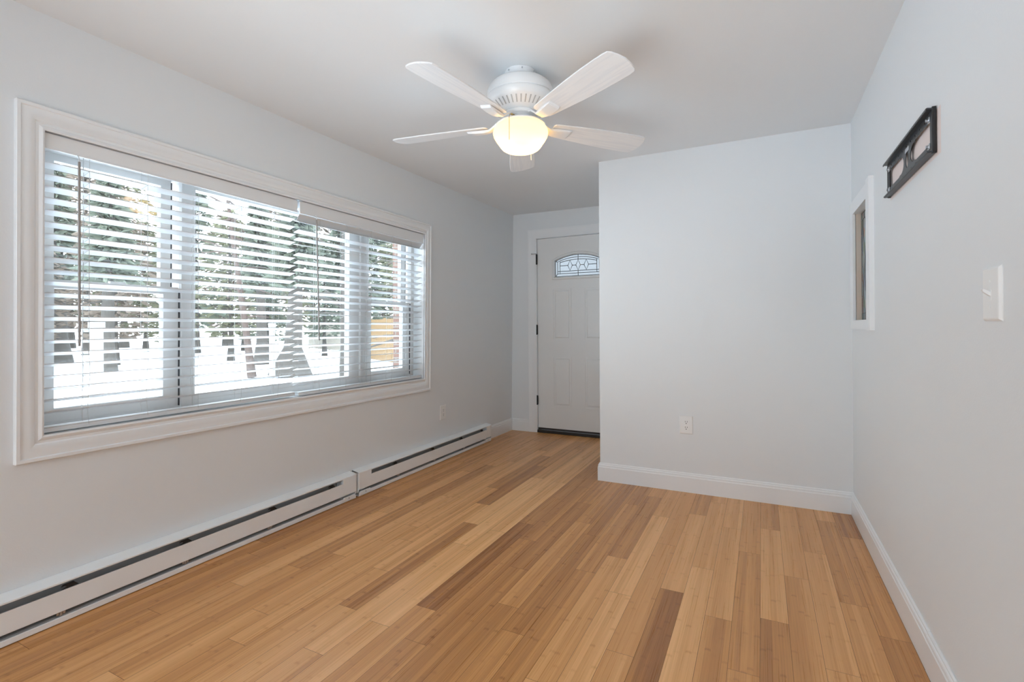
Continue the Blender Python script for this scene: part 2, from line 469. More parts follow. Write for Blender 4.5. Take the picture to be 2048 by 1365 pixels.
# ================================================================== THE SETTING
# ---- floor
def make_floor():
    bm = bmesh.new()
    uvl = bm.loops.layers.uv.new('plank')
    tl = bm.faces.layers.float.new('tone'); sl = bm.faces.layers.float.new('seed')
    W_, L_, X0 = 0.0968, 0.96, -0.0118
    ends = {-23:1.14,-18:1.16,-15:1.246,-16:1.506,-17:1.81,-13:1.642,-12:1.447,-10:1.802,-9:1.652,-24:1.647,-8:2.214,-5:1.709,-6:2.09,
            -7:2.416,-4:2.213,-2:2.082,-1:1.79,0:2.155,1:2.569,2:1.931,3:2.423,4:2.219,-3:2.481}
    rnd = random.Random(11)
    # tones of boards: (row, y inside the board) -> tone
    tones = {(-16,2.0):.28,(-16,1.2):.62,(-16,2.9):.80,(-15,2.6):.84,(-15,1.7):.80,(-15,3.4):.8,(-14,1.2):.66,(-14,2.2):.84,(-14,3.1):.8,(-14,4.0):.7,
             (-13,2.0):.18,(-13,3.0):.32,(-13,4.0):.4,(-13,1.2):.52,(-12,2.0):.34,(-12,2.9):.36,(-12,3.8):.4,(-12,1.1):.42,
             (-11,1.2):.44,(-11,2.1):.32,(-11,3.0):.30,(-11,3.8):.4,(-10,2.2):.46,(-10,1.4):.36,(-10,3.1):.34,(-9,2.1):.26,(-9,1.2):.46,(-9,3.0):.30,
             (-8,1.8):.44,(-8,2.7):.46,(-8,3.4):.3,(-7,2.0):.62,(-7,2.9):.30,(-6,1.8):.72,(-6,2.6):.72,(-6,3.4):.6,(-5,1.2):.6,(-5,2.2):.62,(-5,3.2):.6,
             (-4,1.8):.20,(-4,2.7):.70,(-3,2.0):.78,(-3,3.0):.64,(-2,1.6):.42,(-2,2.6):.62,(-1,1.3):.5,(-1,2.2):.5,(-1,3.0):.6,(0,1.7):.26,(0,2.6):.62,
             (1,2.0):.52,(1,3.0):.55,(2,1.4):.62,(2,2.4):.66,(2,3.2):.52,(3,2.0):.56,(3,2.9):.5,(4,1.8):.36,(4,2.7):.46,(4,3.4):.24,
             (-17,3.2):.2,(-17,2.3):.66,(-17,1.4):.62,(-18,3.5):.3,(-18,1.7):.6,(-19,1.5):.62,(-19,3.4):.66,(-20,2.2):.6,(-21,1.4):.48,(-20,1.3):.5,(-21,3.2):.34,
             (-22,1.6):.74,(-22,2.4):.6,(-23,0.9):.40,(-23,1.6):.38,(-23,2.6):.3,(-24,2.0):.34,(-24,1.2):.4,(-24,3.0):.5,(-25,1.3):.42,(-25,2.4):.3}
    for row in range(-27, 6):
        x0 = X0 + row*W_; x1 = x0 + W_
        e = ends.get(row, None)
        if e is None: e = rnd.random()*L_
        y = e - math.ceil((e - BACK)/L_)*L_
        bi = 0
        while y < DY + .1:
            y1 = y + L_
            a, b = max(y, BACK), min(y1, DY + .1)
            if b > a + .002:
                g = .0005
                xa, xb = max(x0+g, -2.52), min(x1-g, BX+.01)
                if xb > xa:
                    vs = [bm.verts.new(p) for p in ((xa,a+g,0),(xb,a+g,0),(xb,b-g,0),(xa,b-g,0))]
                    f = bm.faces.new(vs)
                    off = rnd.random()*9
                    for lp in f.loops:
                        c = lp.vert.co
                        lp[uvl].uv = (c.y + off, min(.999, max(.001, (c.x - x0)/W_)))
                    tn = None
                    for (r_, yy), t_ in tones.items():
                        if r_ == row and a <= yy < b: tn = t_
                    if tn is None: tn = .55 + (rnd.random()-.5)*.34
                    f[tl] = tn; f[sl] = rnd.random(); f.material_index = 0
            y = y1; bi += 1
    f = bm.faces.new([bm.verts.new(p) for p in ((-2.52,BACK,-.0012),(BX+.01,BACK,-.0012),(BX+.01,DY+.1,-.0012),(-2.52,DY+.1,-.0012))])
    f.material_index = 1
    # slab body
    mb = MB(); mb.bm.free(); mb.bm = bm
    n0 = len(bm.faces)
    mb.box((-2.62, BACK-.15, -.15), (BX+.15, DY+.15, -.002))
    bm.faces.ensure_lookup_table()
    for q in bm.faces[n0:]: q.material_index = 1
    me = bpy.data.meshes.new('floor'); bm.normal_update()
    for q in bm.faces[:n0]:
        if q.normal.z < 0: q.normal_flip()
    bm.to_mesh(me); bm.free()
    me.materials.append(M['floor']); me.materials.append(M['gap'])
    o = bpy.data.objects.new('floor', me); COL.objects.link(o)
    struct(o, 'honey coloured bamboo plank floor running toward the entry door', 'floor')
make_floor()

# ---- ceiling (its far left corner sits 3 cm higher)
def make_ceiling():
    mb = MB(); n = 14
    xs = [-2.62 + (BX+.15+2.62)*i/n for i in range(n+1)]; ys = [BACK-.15 + (DY+.15-BACK+.15)*j/n for j in range(n+1)]
    def zc(x, y):
        a = max(0, min(1, (x-BX)/(-A-BX))); b = max(0, min(1, (y-1.0)/(DY-1.0)))
        return H + .032*a*b*b
    for top in (0, 1):
        g = [[mb.v((x, y, zc(x, y) + .12*top)) for y in ys] for x in xs]
        for i in range(n):
            for j in range(n): mb.bm.faces.new((g[i][j], g[i+1][j], g[i+1][j+1], g[i][j+1]))
    o = mb.build('ceiling', M['ceiling'], smooth=True)
    struct(o, 'plain white painted ceiling above the fan', 'ceiling')
make_ceiling()

ZT = H + .06
# window opening in the left wall
WY0, WY1, WZT = 0.899, 3.312, 1.902
WZ0, WZ1 = 0.7315, 0.7228        # sill height at the near and the far end
def wall_left():
    mb = MB(); m_ = .012; T_ = .19
    def f(x, y, z): return LW(x, y, z)
    mb.box((-T_, BACK-.15, -.1), (0, WY0-m_, ZT), f)
    mb.box((-T_, WY1+m_, -.1), (0, DY+.15, ZT), f)
    mb.box((-T_, WY0-m_, -.1), (0, WY1+m_, WZ1-m_), f)
    mb.box((-T_, WY0-m_, WZT+m_), (0, WY1+m_, ZT), f)
    struct(mb.build('wall_left', M['wall']), 'white wall with the wide window and baseboard heaters', 'wall')
wall_left()
mb = MB()
# right wall with the stained glass opening
RY0, RY1, RZ0, RZ1 = 3.005, 3.455, 1.163, 1.776
mb.box((BX, BACK-.15, -.1), (BX+.14, RY0-.01, ZT)); mb.box((BX, RY1+.01, -.1), (BX+.14, CY+.05, ZT))
mb.box((BX, RY0-.01, -.1), (BX+.14, RY1+.01, RZ0-.01)); mb.box((BX, RY0-.01, RZ1+.01), (BX+.14, RY1+.01, ZT))
struct(mb.build('wall_right', M['wall_r']), 'white wall on the right with the black bracket and light switch', 'wall')
# middle wall (closet block beside the entry)
mb = MB()
P0 = [(EB, CY, -.1), (BX+.14, CY, -.1), (BX+.14, DY+.15, -.1), (EB, DY+.15, -.1)]
P1 = [(ET, CY, ZT), (BX+.14, CY, ZT), (BX+.14, DY+.15, ZT), (ET, DY+.15, ZT)]
a_ = [mb.v(p) for p in P0]; b_ = [mb.v(p) for p in P1]
for i in range(4): mb.bm.faces.new((a_[i], a_[(i+1)%4], b_[(i+1)%4], b_[i]))
mb.bm.faces.new(a_[::-1]); mb.bm.faces.new(b_)
struct(mb.build('wall_middle', M['wall']), 'plain white partition wall with an outlet, right of the entry', 'wall')
# far wall with door opening
DX0, DX1, DZ = -2.1706, -1.2506, 2.0926
mb = MB()
mb.box((-2.66, DY, -.1), (DX0-.008, DY+.15, ZT)); mb.box((DX1+.008, DY, -.1), (EB+.05, DY+.15, ZT)); mb.box((DX0-.008, DY, DZ+.008), (DX1+.008, DY+.15, ZT))
struct(mb.build('wall_far', M['wall']), 'short white wall around the entry door', 'wall')
# back wall with an unseen window added to let in fill daylight
mb = MB()
bx0, bx1, bz0, bz1 = -2.20, -0.60, .35, 2.15
mb.box((-2.66, BACK-.15, -.1), (bx0, BACK, ZT)); mb.box((bx1, BACK-.15, -.1), (BX+.14, BACK, ZT))
mb.box((bx0, BACK-.15, -.1), (bx1, BACK, bz0)); mb.box((bx0, BACK-.15, bz1), (bx1, BACK, ZT))
struct(mb.build('wall_back', M['wall']), 'white wall behind the camera with an added fill window', 'wall')
w3 = empty('added_window', ((bx0+bx1)/2, BACK, bz0)); struct(w3, 'unseen window added behind the camera for fill light', 'window')
mb = MB()
for x0, x1 in ((bx0, bx0+.06), (bx1-.06, bx1), ((bx0+bx1)/2-.035, (bx0+bx1)/2+.035)): mb.box((x0, BACK-.12, bz0), (x1, BACK-.03, bz1))
mb.box((bx0, BACK-.12, bz0), (bx1, BACK-.03, bz0+.06)); mb.box((bx0, BACK-.12, bz1-.06), (bx1, BACK-.03, bz1))
put(mb.build('window_frame', M['vinyl']), w3)

# ---- baseboards
BBP = [(0,0),(.0145,0),(.0145,.100),(.0125,.103),(.0115,.109),(.0125,.113),(.0105,.118),(.0075,.121),(.0075,.126),(.003,.131),(0,.131)]
def baseboard(name, a, b, f, label, close=None):
    mb = MB(); mb.prism(BBP, a, b, f)
    if close: close(mb)
    struct(mb.build(name, M['trim']), label, 'baseboard')
def bb_middle():
    # mitred round the free end of the middle wall
    mb = MB()
    path = []
    for p, q in BBP:
        path.append(((BX-.0, CY-p, q), (EB-p, CY-p, q), (EB-p, DY, q)))
    for k in range(len(BBP)):
        k2 = (k+1) % len(BBP)
        for i in range(2):
            mb.bm.faces.new([mb.v(x) for x in (path[k][i], path[k][i+1], path[k2][i+1], path[k2][i])])
    bmesh.ops.remove_doubles(mb.bm, verts=mb.bm.verts[:], dist=1e-6)
    struct(mb.build('baseboard_middle', M['trim']), 'tall white moulded baseboard along the partition wall', 'baseboard')
bb_middle()
# right: two lengths with a scarf joint at y 2.07
mb = MB()
fR = lambda p, q, t: (BX-p, t, q)
mb.prism(BBP, 2.0660, CY-.0146, fR); mb.prism(BBP, BACK, 2.0650, lambda p, q, t: (BX-p-.0006, t, q-.0004))
struct(mb.build('baseboard_right', M['trim']), 'tall white baseboard with a joint along the right wall', 'baseboard')
baseboard('baseboard_left', 4.362, DY-.001, lambda p, q, t: (LW(0, t, q)[0]+p, t, q), 'short white baseboard between the heater and the corner')
baseboard('baseboard_far', LW(0,0,0)[0]+.0146, DX0-.0975, lambda p, q, t: (t, DY-p, q), 'short white baseboard left of the door casing')

# ---- door casing (trim_1)
mb = MB(); CW = .0967
CP = [(0,0),(0,.010),(.006,.014),(.012,.014),(.018,.012),(CW-.02,.016),(CW-.012,.019),(CW,.019),(CW,0)]
def casing_sweep(mb, inner, outer, prof, width, f):
    """mitred casing through the corner lists inner/outer (2-D); f(u,v,t)->xyz"""
    rings = []
    for (a, b) in zip(inner, outer):
        rings.append([mb.v(f(a[0]+(b[0]-a[0])*s_/width, a[1]+(b[1]-a[1])*s_/width, t_)) for s_, t_ in prof])
    return rings
def join_rings(mb, rings, closed):
    n = len(rings[0]); m_ = len(rings)
    for i in range(m_ if closed else m_-1):
        a, b = rings[i], rings[(i+1) % m_]
        for k in range(n-1): mb.bm.faces.new((a[k], a[k+1], b[k+1], b[k]))
    if not closed:
        mb.bm.faces.new(rings[0]); mb.bm.faces.new(rings[-1][::-1])
rg = casing_sweep(mb, [(DX0,0),(DX0,DZ),(DX1,DZ),(DX1,0)], [(DX0-CW,0),(DX0-CW,DZ+CW),(DX1+CW,DZ+CW),(DX1+CW,0)], CP, CW, lambda u, v, t: (u, DY-t, v))
join_rings(mb, rg, False)
struct(mb.build('trim_1', M['trim'], smooth=True, angle=25), 'white casing around the entry door', 'door casing')

# ---- door_1
dr = empty('door_1', (DX0, DY, 0)); struct(dr, 'white entry door with an arched leaded light', 'door')
DB = .046                                     # bottom of the slab
DF = DY + .012                                # face of the slab
LC = (DX0+DX1)/2                              # centre line
def lite(x, half, zb, zs, zt, n=18):
    """arched outline: straight sides to zs, arc to zt"""
    c = half; s_ = zt-zs; R = (c*c+s_*s_)/(2*s_); cz = zt-R
    a0 = math.asin(c/R)
    pts = [(x-half, zb), (x+half, zb)]
    for i in range(n+1):
        t = a0 - 2*a0*i/n
        pts.append((x+R*math.sin(t), cz+R*math.cos(t)))
    return pts
outer_hole = lite(LC, .262, 1.664, 1.842, 1.907)
mb = MB()
add_plate(mb, rect(DX0+.003, DB, DX1-.003, DZ-.004), [outer_hole], .044, lambda x, z, t: (x, DF+t, z))
put(mb.build('door_slab', M['door']), dr)
# raised panels: a sunk moulding around a raised field
def raised_panel(x0, z0, x1, z1):
    mb = MB()
    steps = [(0, 0.0), (.005, -.010), (.011, -.010), (.022, .0040), (.032, .0055), (.044, .0055)]
    rings = []
    for s_, t_ in steps:
        rings.append([mb.v((x, DF-.0008-t_*1.0, z)) for x, z in rect(x0+s_, z0+s_, x1-s_, z1-s_)])
    rings.insert(0, [mb.v((x, DF+.002, z)) for x, z in rect(x0, z0, x1, z1)])
    for a, b in zip(rings, rings[1:]):
        for k in range(4): mb.bm.faces.new((a[k], a[(k+1)%4], b[(k+1)%4], b[k]))
    mb.bm.faces.new(rings[-1])
    # outer bead so that the sunk edge reads
    for s0, s1, h in ((-.007, 0, .0040),):
        for (xa, za, xb, zb) in ((x0+s0, z0+s0, x1-s0, z0), (x0+s0, z1, x1-s0, z1-s0), (x0+s0, z0, x0, z1), (x1, z0, x1-s0, z1)):
            mb.box((xa, DF-h, za), (xb, DF+.001, zb))
    put(mb.build('door_panel', M['door']), dr)
for x0, x1 in ((-1.983, -1.790), (-1.631, -1.438)):
    raised_panel(x0, 1.004, x1, 1.540); raised_panel(x0, .293, x1, .817)
# lite frame (raised moulding), glass and leading
mb = MB()
o1 = lite(LC, .285, 1.640, 1.853, 1.930); o2 = lite(LC, .262, 1.664, 1.842, 1.907); o3 = lite(LC, .254, 1.673, 1.838, 1.899)
R_ = [[mb.v((x, DF-.0, z)) for x, z in o1], [mb.v((x, DF-.009, z)) for x, z in lite(LC, .278, 1.647, 1.850, 1.923)], [mb.v((x, DF-.011, z)) for x, z in o2], [mb.v((x, DF+.006, z)) for x, z in o3], [mb.v((x, DF+.03, z)) for x, z in o3]]
for a, b in zip(R_, R_[1:]):
    for k in range(len(a)): mb.bm.faces.new((a[k], a[(k+1)%len(a)], b[(k+1)%len(a)], b[k]))
lf = put(mb.build('light_frame', M['door'], smooth=True), dr)
mb = MB()
vs = [mb.v((x, DF+.018, z)) for x, z in o3]; vs2 = [mb.v((x, DF+.022, z)) for x, z in o3]
mb.bm.faces.new(vs); mb.bm.faces.new(vs2[::-1])
for k in range(len(vs)): mb.bm.faces.new((vs[k], vs[(k+1)%len(vs)], vs2[(k+1)%len(vs)], vs2[k]))
put(mb.build('leaded_glass', M['doorglass']), dr)
mb = MB()
def came(pts, r=.0034, closed=False):
    p = [(x, DF+.0155, z) for x, z in pts]
    if closed: p.append(p[0])
    mb.tube(p, r, 6)
c1 = lite(LC, .228, 1.703, 1.832, 1.872); c2 = lite(LC, .202, 1.728, 1.822, 1.848)
came(lite(LC, .252, 1.675, 1.837, 1.897), .0030, True)
came(c1, closed=True)
arc2 = c2[2:]
came(arc2); came([(LC-.228, 1.728), (LC+.228, 1.728)]); came([(LC-.202, 1.703), (LC-.202, 1.835)]); came([(LC+.202, 1.703), (LC+.202, 1.835)])
mz = 1.787
for dx in (-.089, 0, .089): came([(LC+dx-.025, mz), (LC+dx, mz+.053), (LC+dx+.025, mz), (LC+dx, mz-.053)], closed=True)
for a, b in ((-.202, -.114), (-.064, -.025), (.025, .064), (.114, .202)): came([(LC+a, mz), (LC+b, mz)])
came([(LC, 1.84), (LC, 1.897)]); came([(LC, 1.674), (LC, mz-.053)])
came([(LC-.252, 1.837), (LC-.228, 1.83)]); came([(LC-.252, 1.675), (LC-.228, 1.703)]); came([(LC+.252, 1.837), (LC+.228, 1.83)]); came([(LC+.252, 1.675), (LC+.228, 1.703)])
put(mb.build('lead_came', M['lead']), dr)
# hinges, the top one with a hinge-pin stop
for z0, z1 in ((1.813, 1.926), (1.055, 1.163), (.297, .400)):
    mb = MB()
    mb.tube([(DX0-.001, DY-.008, z0), (DX0-.001, DY-.008, z1)], .0075, 10)
    mb.box((DX0-.008, DY-.004, z0+.004), (DX0+.008, DY+.002, z1-.004))
    hg = put(mb.build('hinge', M['black']), dr)
    if z1 > 1.9:
        mb = MB()
        mb.tube([(DX0-.001, DY-.008, z1+.001), (DX0-.001, DY-.008, z1+.010)], .0085, 10)
        mb.tube([(DX0+.004, DY-.012, z1+.005), (DX0-.020, DY-.020, z1+.005), (DX0-.040, DY-.026, z1+.003)], .004, 8)
        mb.tube([(DX0-.040, DY-.026, z1+.003), (DX0-.052, DY-.028, z1+.003)], .008, 8)
        o = put(mb.build('hinge_stop', M['zinc']), dr); o['label'] = 'grey hinge pin door stop'
mb = MB(); mb.box((DX0+.004, DF-.004, .034), (DX1-.004, DF+.044, DB+.006)); put(mb.build('door_sweep', M['sweep']), dr)
mb = MB(); mb.box((DX0-.002, DY-.012, 0.0), (DX1+.002, DY+.12, .030), bev=.004); put(mb.build('threshold', M['thresh']), dr)
mb = MB()   # jamb with stop
mb.box((DX0-.008, DY, 0), (DX0, DY+.15, DZ+.008)); mb.box((DX1, DY, 0), (DX1+.008, DY+.15, DZ+.008)); mb.box((DX0-.008, DY, DZ), (DX1+.008, DY+.15, DZ+.008))
mb.box((DX0, DF+.05, .03), (DX0+.012, DY+.09, DZ)); mb.box((DX1-.012, DF+.05, .03), (DX1, DY+.09, DZ)); mb.box((DX0, DF+.05, DZ-.012), (DX1, DY+.09, DZ))
put(mb.build('door_jamb', M['trim']), dr)

# ---- window_1: wide triple window on the left wall
w1 = empty('window_1', LW(0, (WY0+WY1)/2, WZ0)); struct(w1, 'wide white window of three units looking on a snowy yard', 'window')
mb = MB()
inn = [(WY0, WZ0), (WY0, WZT), (WY1, WZT), (WY1, WZ1)]
out_ = [(.815, .637), (.815, 1.991), (3.386, 1.991), (3.386, .617)]
WP = [(0,0),(0,.012),(.006,.0145),(.012,.0125),(.017,.0085),(.026,.0085),(.030,.0125),(.042,.0165),(.056,.0190),(.068,.0165),(.071,.0165),(.074,.0215),(.084,.0215),(.086,.019),(.086,0)]
rg = casing_sweep(mb, inn, out_, WP, .086, lambda u, v, t: LW(t, u, v)); join_rings(mb, rg, True)
put(mb.build('casing', M['trim'], smooth=True, angle=22), w1)
mb = MB(); j = .011
def zs_(y): return WZ0 + (WZ1-WZ0)*(y-WY0)/(WY1-WY0)
mb.box((-.12, WY0-j, WZ1-j), (.004, WY0, WZT+j), LW); mb.box((-.12, WY1, WZ1-j), (.004, WY1+j, WZT+j), LW); mb.box((-.12, WY0, WZT), (.004, WY1, WZT+j), LW)
mb.prism([(-.12, -j), (.004, -j), (.004, 0), (-.12, 0)], WY0, WY1, lambda p, q, t: LW(p, t, zs_(t)+q))
put(mb.build('window_jamb', M['trim']), w1)
# frames
def frame(mb, y0, y1, z0, z1, o0, o1, l, r, b, t):
    mb.box((o0, y0, z0), (o1, y0+l, z1), LW); mb.box((o0, y1-r, z0), (o1, y1, z1), LW)
    mb.box((o0, y0+l, z0), (o1, y1-r, z0+b), LW); mb.box((o0, y0+l, z1-t), (o1, y1-r, z1), LW)
ZB, ZTP = .716, 1.905
mb = MB()
frame(mb, WY0, 1.5145, ZB, ZTP, -.19, -.105, .030, .045, .045, .04)
frame(mb, 2.735, 3.330, ZB, ZTP, -.19, -.105, .034, .055, .045, .04)
frame(mb, 1.5145, 2.735, ZB, ZTP, -.19, -.102, .012, .030, .062, .052)
put(mb.build('window_frame', M['vinyl']), w1)
for (y0, y1) in ((1.462, 1.5145), (2.690, 2.745)):
    mb = MB(); mb.box((-.118, y0, ZB), (-.092, y1, ZTP), LW, bev=.003); put(mb.build('mullion', M['vinyl']), w1)
mb = MB()
frame(mb, 1.5165, 2.690, ZB+.04, ZTP-.03, -.15, -.108, .022, .095, .045, .03)
pf = put(mb.build('picture_sash', M['vinyl']), w1)
def pane(y0, y1, z0, z1, o, par):
    mb = MB(); mb.box((o-.002, y0, z0), (o+.002, y1, z1), LW); put(mb.build('glass_pane', M['glass']), par)
pane(1.535, 2.60, .79, 1.85, -.13, w1)
for (y0, y1, gl, gr, gL, gR) in ((.925, 1.456, .974, 1.389, .985, 1.392), (2.752, 3.262, 2.8165, 3.178, 2.825, 3.190)):
    zm = 1.325
    mb = MB(); frame(mb, y0, y1, .752, zm+.018, -.138, -.108, gl-y0, y1-gr, .062, .036)
    mb.box((-.110, (y0+y1)/2-.03, zm+.014), (-.090, (y0+y1)/2+.03, zm+.024), LW)     # sash lock
    put(mb.build('lower_sash', M['vinyl']), w1)
    mb = MB(); frame(mb, y0+.004, y1-.016, zm-.014, ZTP-.03, -.172, -.142, gL-y0-.004, y1-.016-gR, .034, .040)
    put(mb.build('upper_sash', M['vinyl']), w1)
    mb = MB(); mb.box((-.1395, gr-.0035, .812), (-.107, gr, zm-.018), LW); mb.box((-.1395, gl, .8125), (-.107, gr, .816), LW)
    put(mb.build('glazing_bead', M['trim']), w1)
    mb = MB()
    mb.box((-.112, y1+.001, .76), (-.104, y1+.007, 1.335), LW); mb.box((-.150, y1-.018, 1.345), (-.1415, y1-.011, 1.86), LW)
    put(mb.build('sash_track', M['gasket']), w1)
    pane(gl-.004, gr+.004, .81, zm-.014, -.124, w1); pane(gL-.004, gR+.004, zm+.016, ZTP-.068, -.157, w1)

# ================================================================== BLINDS
TILT = math.radians(15)
def slat_mesh(mb, y0, y1, z, tilt, o_front=-.012, w_=.050, th=.0028):
    """inner edge at height z, the slat slopes down to the outside"""
    prof = []
    n = 6
    for i in range(n+1):
        s_ = i/n; prof.append((-w_*s_, .0022*(1-(2*s_-1)**2)))
    for i in range(n, -1, -1):
        s_ = i/n; prof.append((-w_*s_, .0022*(1-(2*s_-1)**2)-th))
    c, sn = math.cos(tilt), math.sin(tilt)
    P_ = [(o_front + p*c + q*sn*0, z + p*sn + q*c) for p, q in prof]
    mb.prism(P_, y0, y1, lambda p, q, t: LW(p, t, q))
def blind(name, y0, y1, zf0, n, cords, tilts, valz, label, railz, sag=0):
    r = empty(name, LW(-.03, (y0+y1)/2, WZT), label, 'window blind', 'faux wood blinds in the wide window')
    rr = random.Random(int(y0*1000))
    zs = []
    mb = MB(); mb.box((-.060, y0+.004, 1.858), (-.014, y1-.004, 1.899), LW, bev=.002); put(mb.build('headrail', M['slat']), r)
    mb = MB()
    z0_, z1_ = valz
    mb.prism([(-.009, 0), (-.0005, 0), (-.0005, .004), (-.003, .010), (-.003, 1), (-.009, 1)], y0, y1,
             lambda p, q, t: LW(p, t, (z0_+(z1_-z0_)*(t-y0)/(y1-y0)) + q if q < .5 else 1.899))
    put(mb.build('valance', M['valance']), r)
    for k in range(n):
        z = zf0 - .0463*k + rr.uniform(-.0006, .0006)
        t = tilts.get(k, TILT + math.radians(rr.uniform(-1.2, 1.2)))
        if k == n-1: z, t = railz + .0215, math.radians(1)
        mb = MB(); slat_mesh(mb, y0+.002+rr.uniform(0, .003), y1-.003, z, t); put(mb.build('slat', M['slat'], smooth=True, angle=50), r)
        zs.append(z)
    zr = railz
    mb = MB(); mb.box((-.060, y0+.003, zr), (-.010, y1-.003, zr+.018), LW, bev=.003); put(mb.build('bottom_rail', M['slat']), r)
    for i, y in enumerate(cords):
        mb = MB()
        for o in (-.0095, -.0625):
            pts = [LW(o, y + (.004*math.sin(k*1.1+i) if k > n*.7 else 0), 1.86-(1.86-zr-.012)*k/n) for k in range(n+1)]
            mb.tube(pts, .0009, 5)
        for z in zs: mb.tube([LW(-.0095, y, z-.003), LW(-.0625, y, z-.017)], .0007, 4)
        put(mb.build('ladder_cord', M['cord']), r)
        if i % 2 == 0 or len(cords) < 5:
            mb = MB(); mb.tube([LW(-.034, y-.010, 1.86), LW(-.036, y-.010, zr+.012)], .0009, 5); put(mb.build('lift_cord', M['cord']), r)
    return r
def wand(r, y, ztop, zbot, lean=0.0, rad=.0048):
    mb = MB(); mb.tube([LW(.012, y, ztop), LW(.016, y+lean, zbot)], rad, 6); w_ = put(mb.build('tilt_wand', M['wand']), r)
    mb = MB(); mb.tube([LW(-.006, y, ztop+.030), LW(.006, y, ztop+.022), LW(.011, y, ztop+.012), LW(.012, y, ztop)], .0022, 6)
    put(mb.build('wand_hook', M['clear']), r)
b1 = blind('window_blind', .903, 2.070, 1.7915, 23, [1.050, 1.268, 1.494, 1.720, 1.950], {}, (1.839, 1.827),
           'wider white slatted blind over the left part of the wide window', .7360)
wand(b1, 1.0065, 1.812, 1.070, .001)
RS = 1.7317
tl_ = {0: math.radians(52), 1: math.radians(-13), 4: math.radians(-11), 13: math.radians(-1.5), 19: math.radians(5)}
b2 = blind('window_blind', 2.088, 3.303, RS+.0926, 24, [2.246, 2.4685, 2.7061, 2.9306, 3.1568], tl_, (1.827, 1.8246),
           'white slatted blind with skewed top slats on the right part of the wide window', .7300)
wand(b2, 2.2, 1.808, 1.062, .022, .0042)

# ================================================================== BASEBOARD HEATERS
def heater(y0, y1, label, slots, blank, clips, low_clips, right_cap):
    r = empty('baseboard_heater', LW(0, (y0+y1)/2, 0), label, 'baseboard heater')
    # back plate and sloping top
    mb = MB()
    mb.prism([(.0015, .012), (.004, .012), (.004, .166), (.0560, .1600), (.0605, .1585), (.0605, .1550), (.0625, .1550), (.0625, .1610), (.0575, .1640), (.004, .1745), (.0015, .1745)], y0, y1,
             lambda p, q, t: LW(p, t, q))
    put(mb.build('back_panel', M['heater']), r)
    s0, s1 = slots
    mb = MB()   # front cover over the slot length
    mb.prism([(.0600, .126), (.0620, .127), (.0625, .047), (.0600, .045), (.0560, .045), (.0560, .048), (.0590, .050), (.0585, .126)], s0, s1, lambda p, q, t: LW(p, t, q))
    put(mb.build('front_cover', M['heater'], smooth=False), r)
    for a, b in blank:
        if b - a > .005:
            mb = MB(); mb.box((.006, a, .047), (.0628, b, .1575), LW, bev=.0012); put(mb.build('junction_cover', M['heater']), r)
    mb = MB()   # base strip with upturned lip
    mb.prism([(.0015, .003), (.0600, .003), (.0620, .005), (.0620, .024), (.0600, .026), (.0585, .024), (.0585, .007), (.0015, .007)], y0+.004, y1-.004, lambda p, q, t: LW(p, t, q))
    put(mb.build('base_strip', M['heater']), r)
    mb = MB()   # sloped deflector and inner lining
    mb.prism([(.020, .030), (.058, .026), (.058, .0275), (.020, .0315)], s0, s1, lambda p, q, t: LW(p, t, q))
    mb.box((.004, s0, .030), (.0055, s1, .160), LW)
    mb.prism([(.010, .155), (.052, .1495), (.052, .1510), (.010, .1565)], s0, s1, lambda p, q, t: LW(p, t, q))
    put(mb.build('inner_lining', M['heater_inner']), r)
    mb = MB()
    mb.prism([(.022, .112), (.054, .108), (.054, .110), (.022, .114)], s0, s1, lambda p, q, t: LW(p, t, q))
    mb.tube([LW(.032, s0, .080), LW(.032, s1, .080)], .008, 8)
    yy = s0+.02
    while yy < s1-.02:
        mb.box((.016, yy, .055), (.050, yy+.0012, .105), LW); yy += .012
    put(mb.build('heating_element', M['heater_inner']), r)
    for y in clips:
        mb = MB()
        P_ = [(y-.028, .128), (y+.030, .128), (y+.012, .147), (y-.020, .146), (y-.028, .139), (y-.016, .1395), (y-.008, .134)]
        a = [mb.v(LW(.0575, p, q)) for p, q in P_]; b = [mb.v(LW(.0560, p, q)) for p, q in P_]
        mb.bm.faces.new(a); mb.bm.faces.new(b[::-1])
        for i in range(len(P_)): mb.bm.faces.new((a[i], a[(i+1)%len(P_)], b[(i+1)%len(P_)], b[i]))
        put(mb.build('cover_clip', M['black']), r)
    for y in low_clips:
        mb = MB(); mb.box((.050, y-.014, .034), (.0575, y-.006, .046), LW); mb.box((.050, y+.006, .034), (.0575, y+.014, .046), LW); mb.box((.052, y-.004, .030), (.058, y+.004, .046), LW)
        put(mb.build('foot_clip', M['zinc']), r)
    for y in ((y0, y0+.004), (y1-.004, y1)):
        mb = MB()
        mb.prism([(.0015, .010), (.058, .030), (.0615, .046), (.0615, .160), (.056, .164), (.0015, .1745)], y[0], y[1], lambda p, q, t: LW(p, t, q))
        put(mb.build('end_cap', M['heater']), r)
    # triangular foot tabs with a screw at the joint ends
    tabs = [y1-.012] if not right_cap else [y0+.012, y1-.012]
    for y in tabs:
        d = -1 if y > (y0+y1)/2 else 1
        mb = MB(); mb.box((.0560, y, .010), (.0632, y + d*.10, .034), LW, bev=.002); tb = put(mb.build('foot_tab', M['heater']), r)
        mb = MB(); c = LW(.0632, y + d*.055, .022); mb.tube([c, (c[0]+.002, c[1], c[2])], .0045, 10); put(mb.build('screw', M['zinc']), r)
    return r
heater(.060, 2.500, 'longer white baseboard heater under the window, nearest the camera', (.18, 2.383), [(.064, .18), (2.383, 2.496)],
       [.500, .962, 1.400, 1.865, 2.29], [.47, .935, 1.40, 1.850], False)
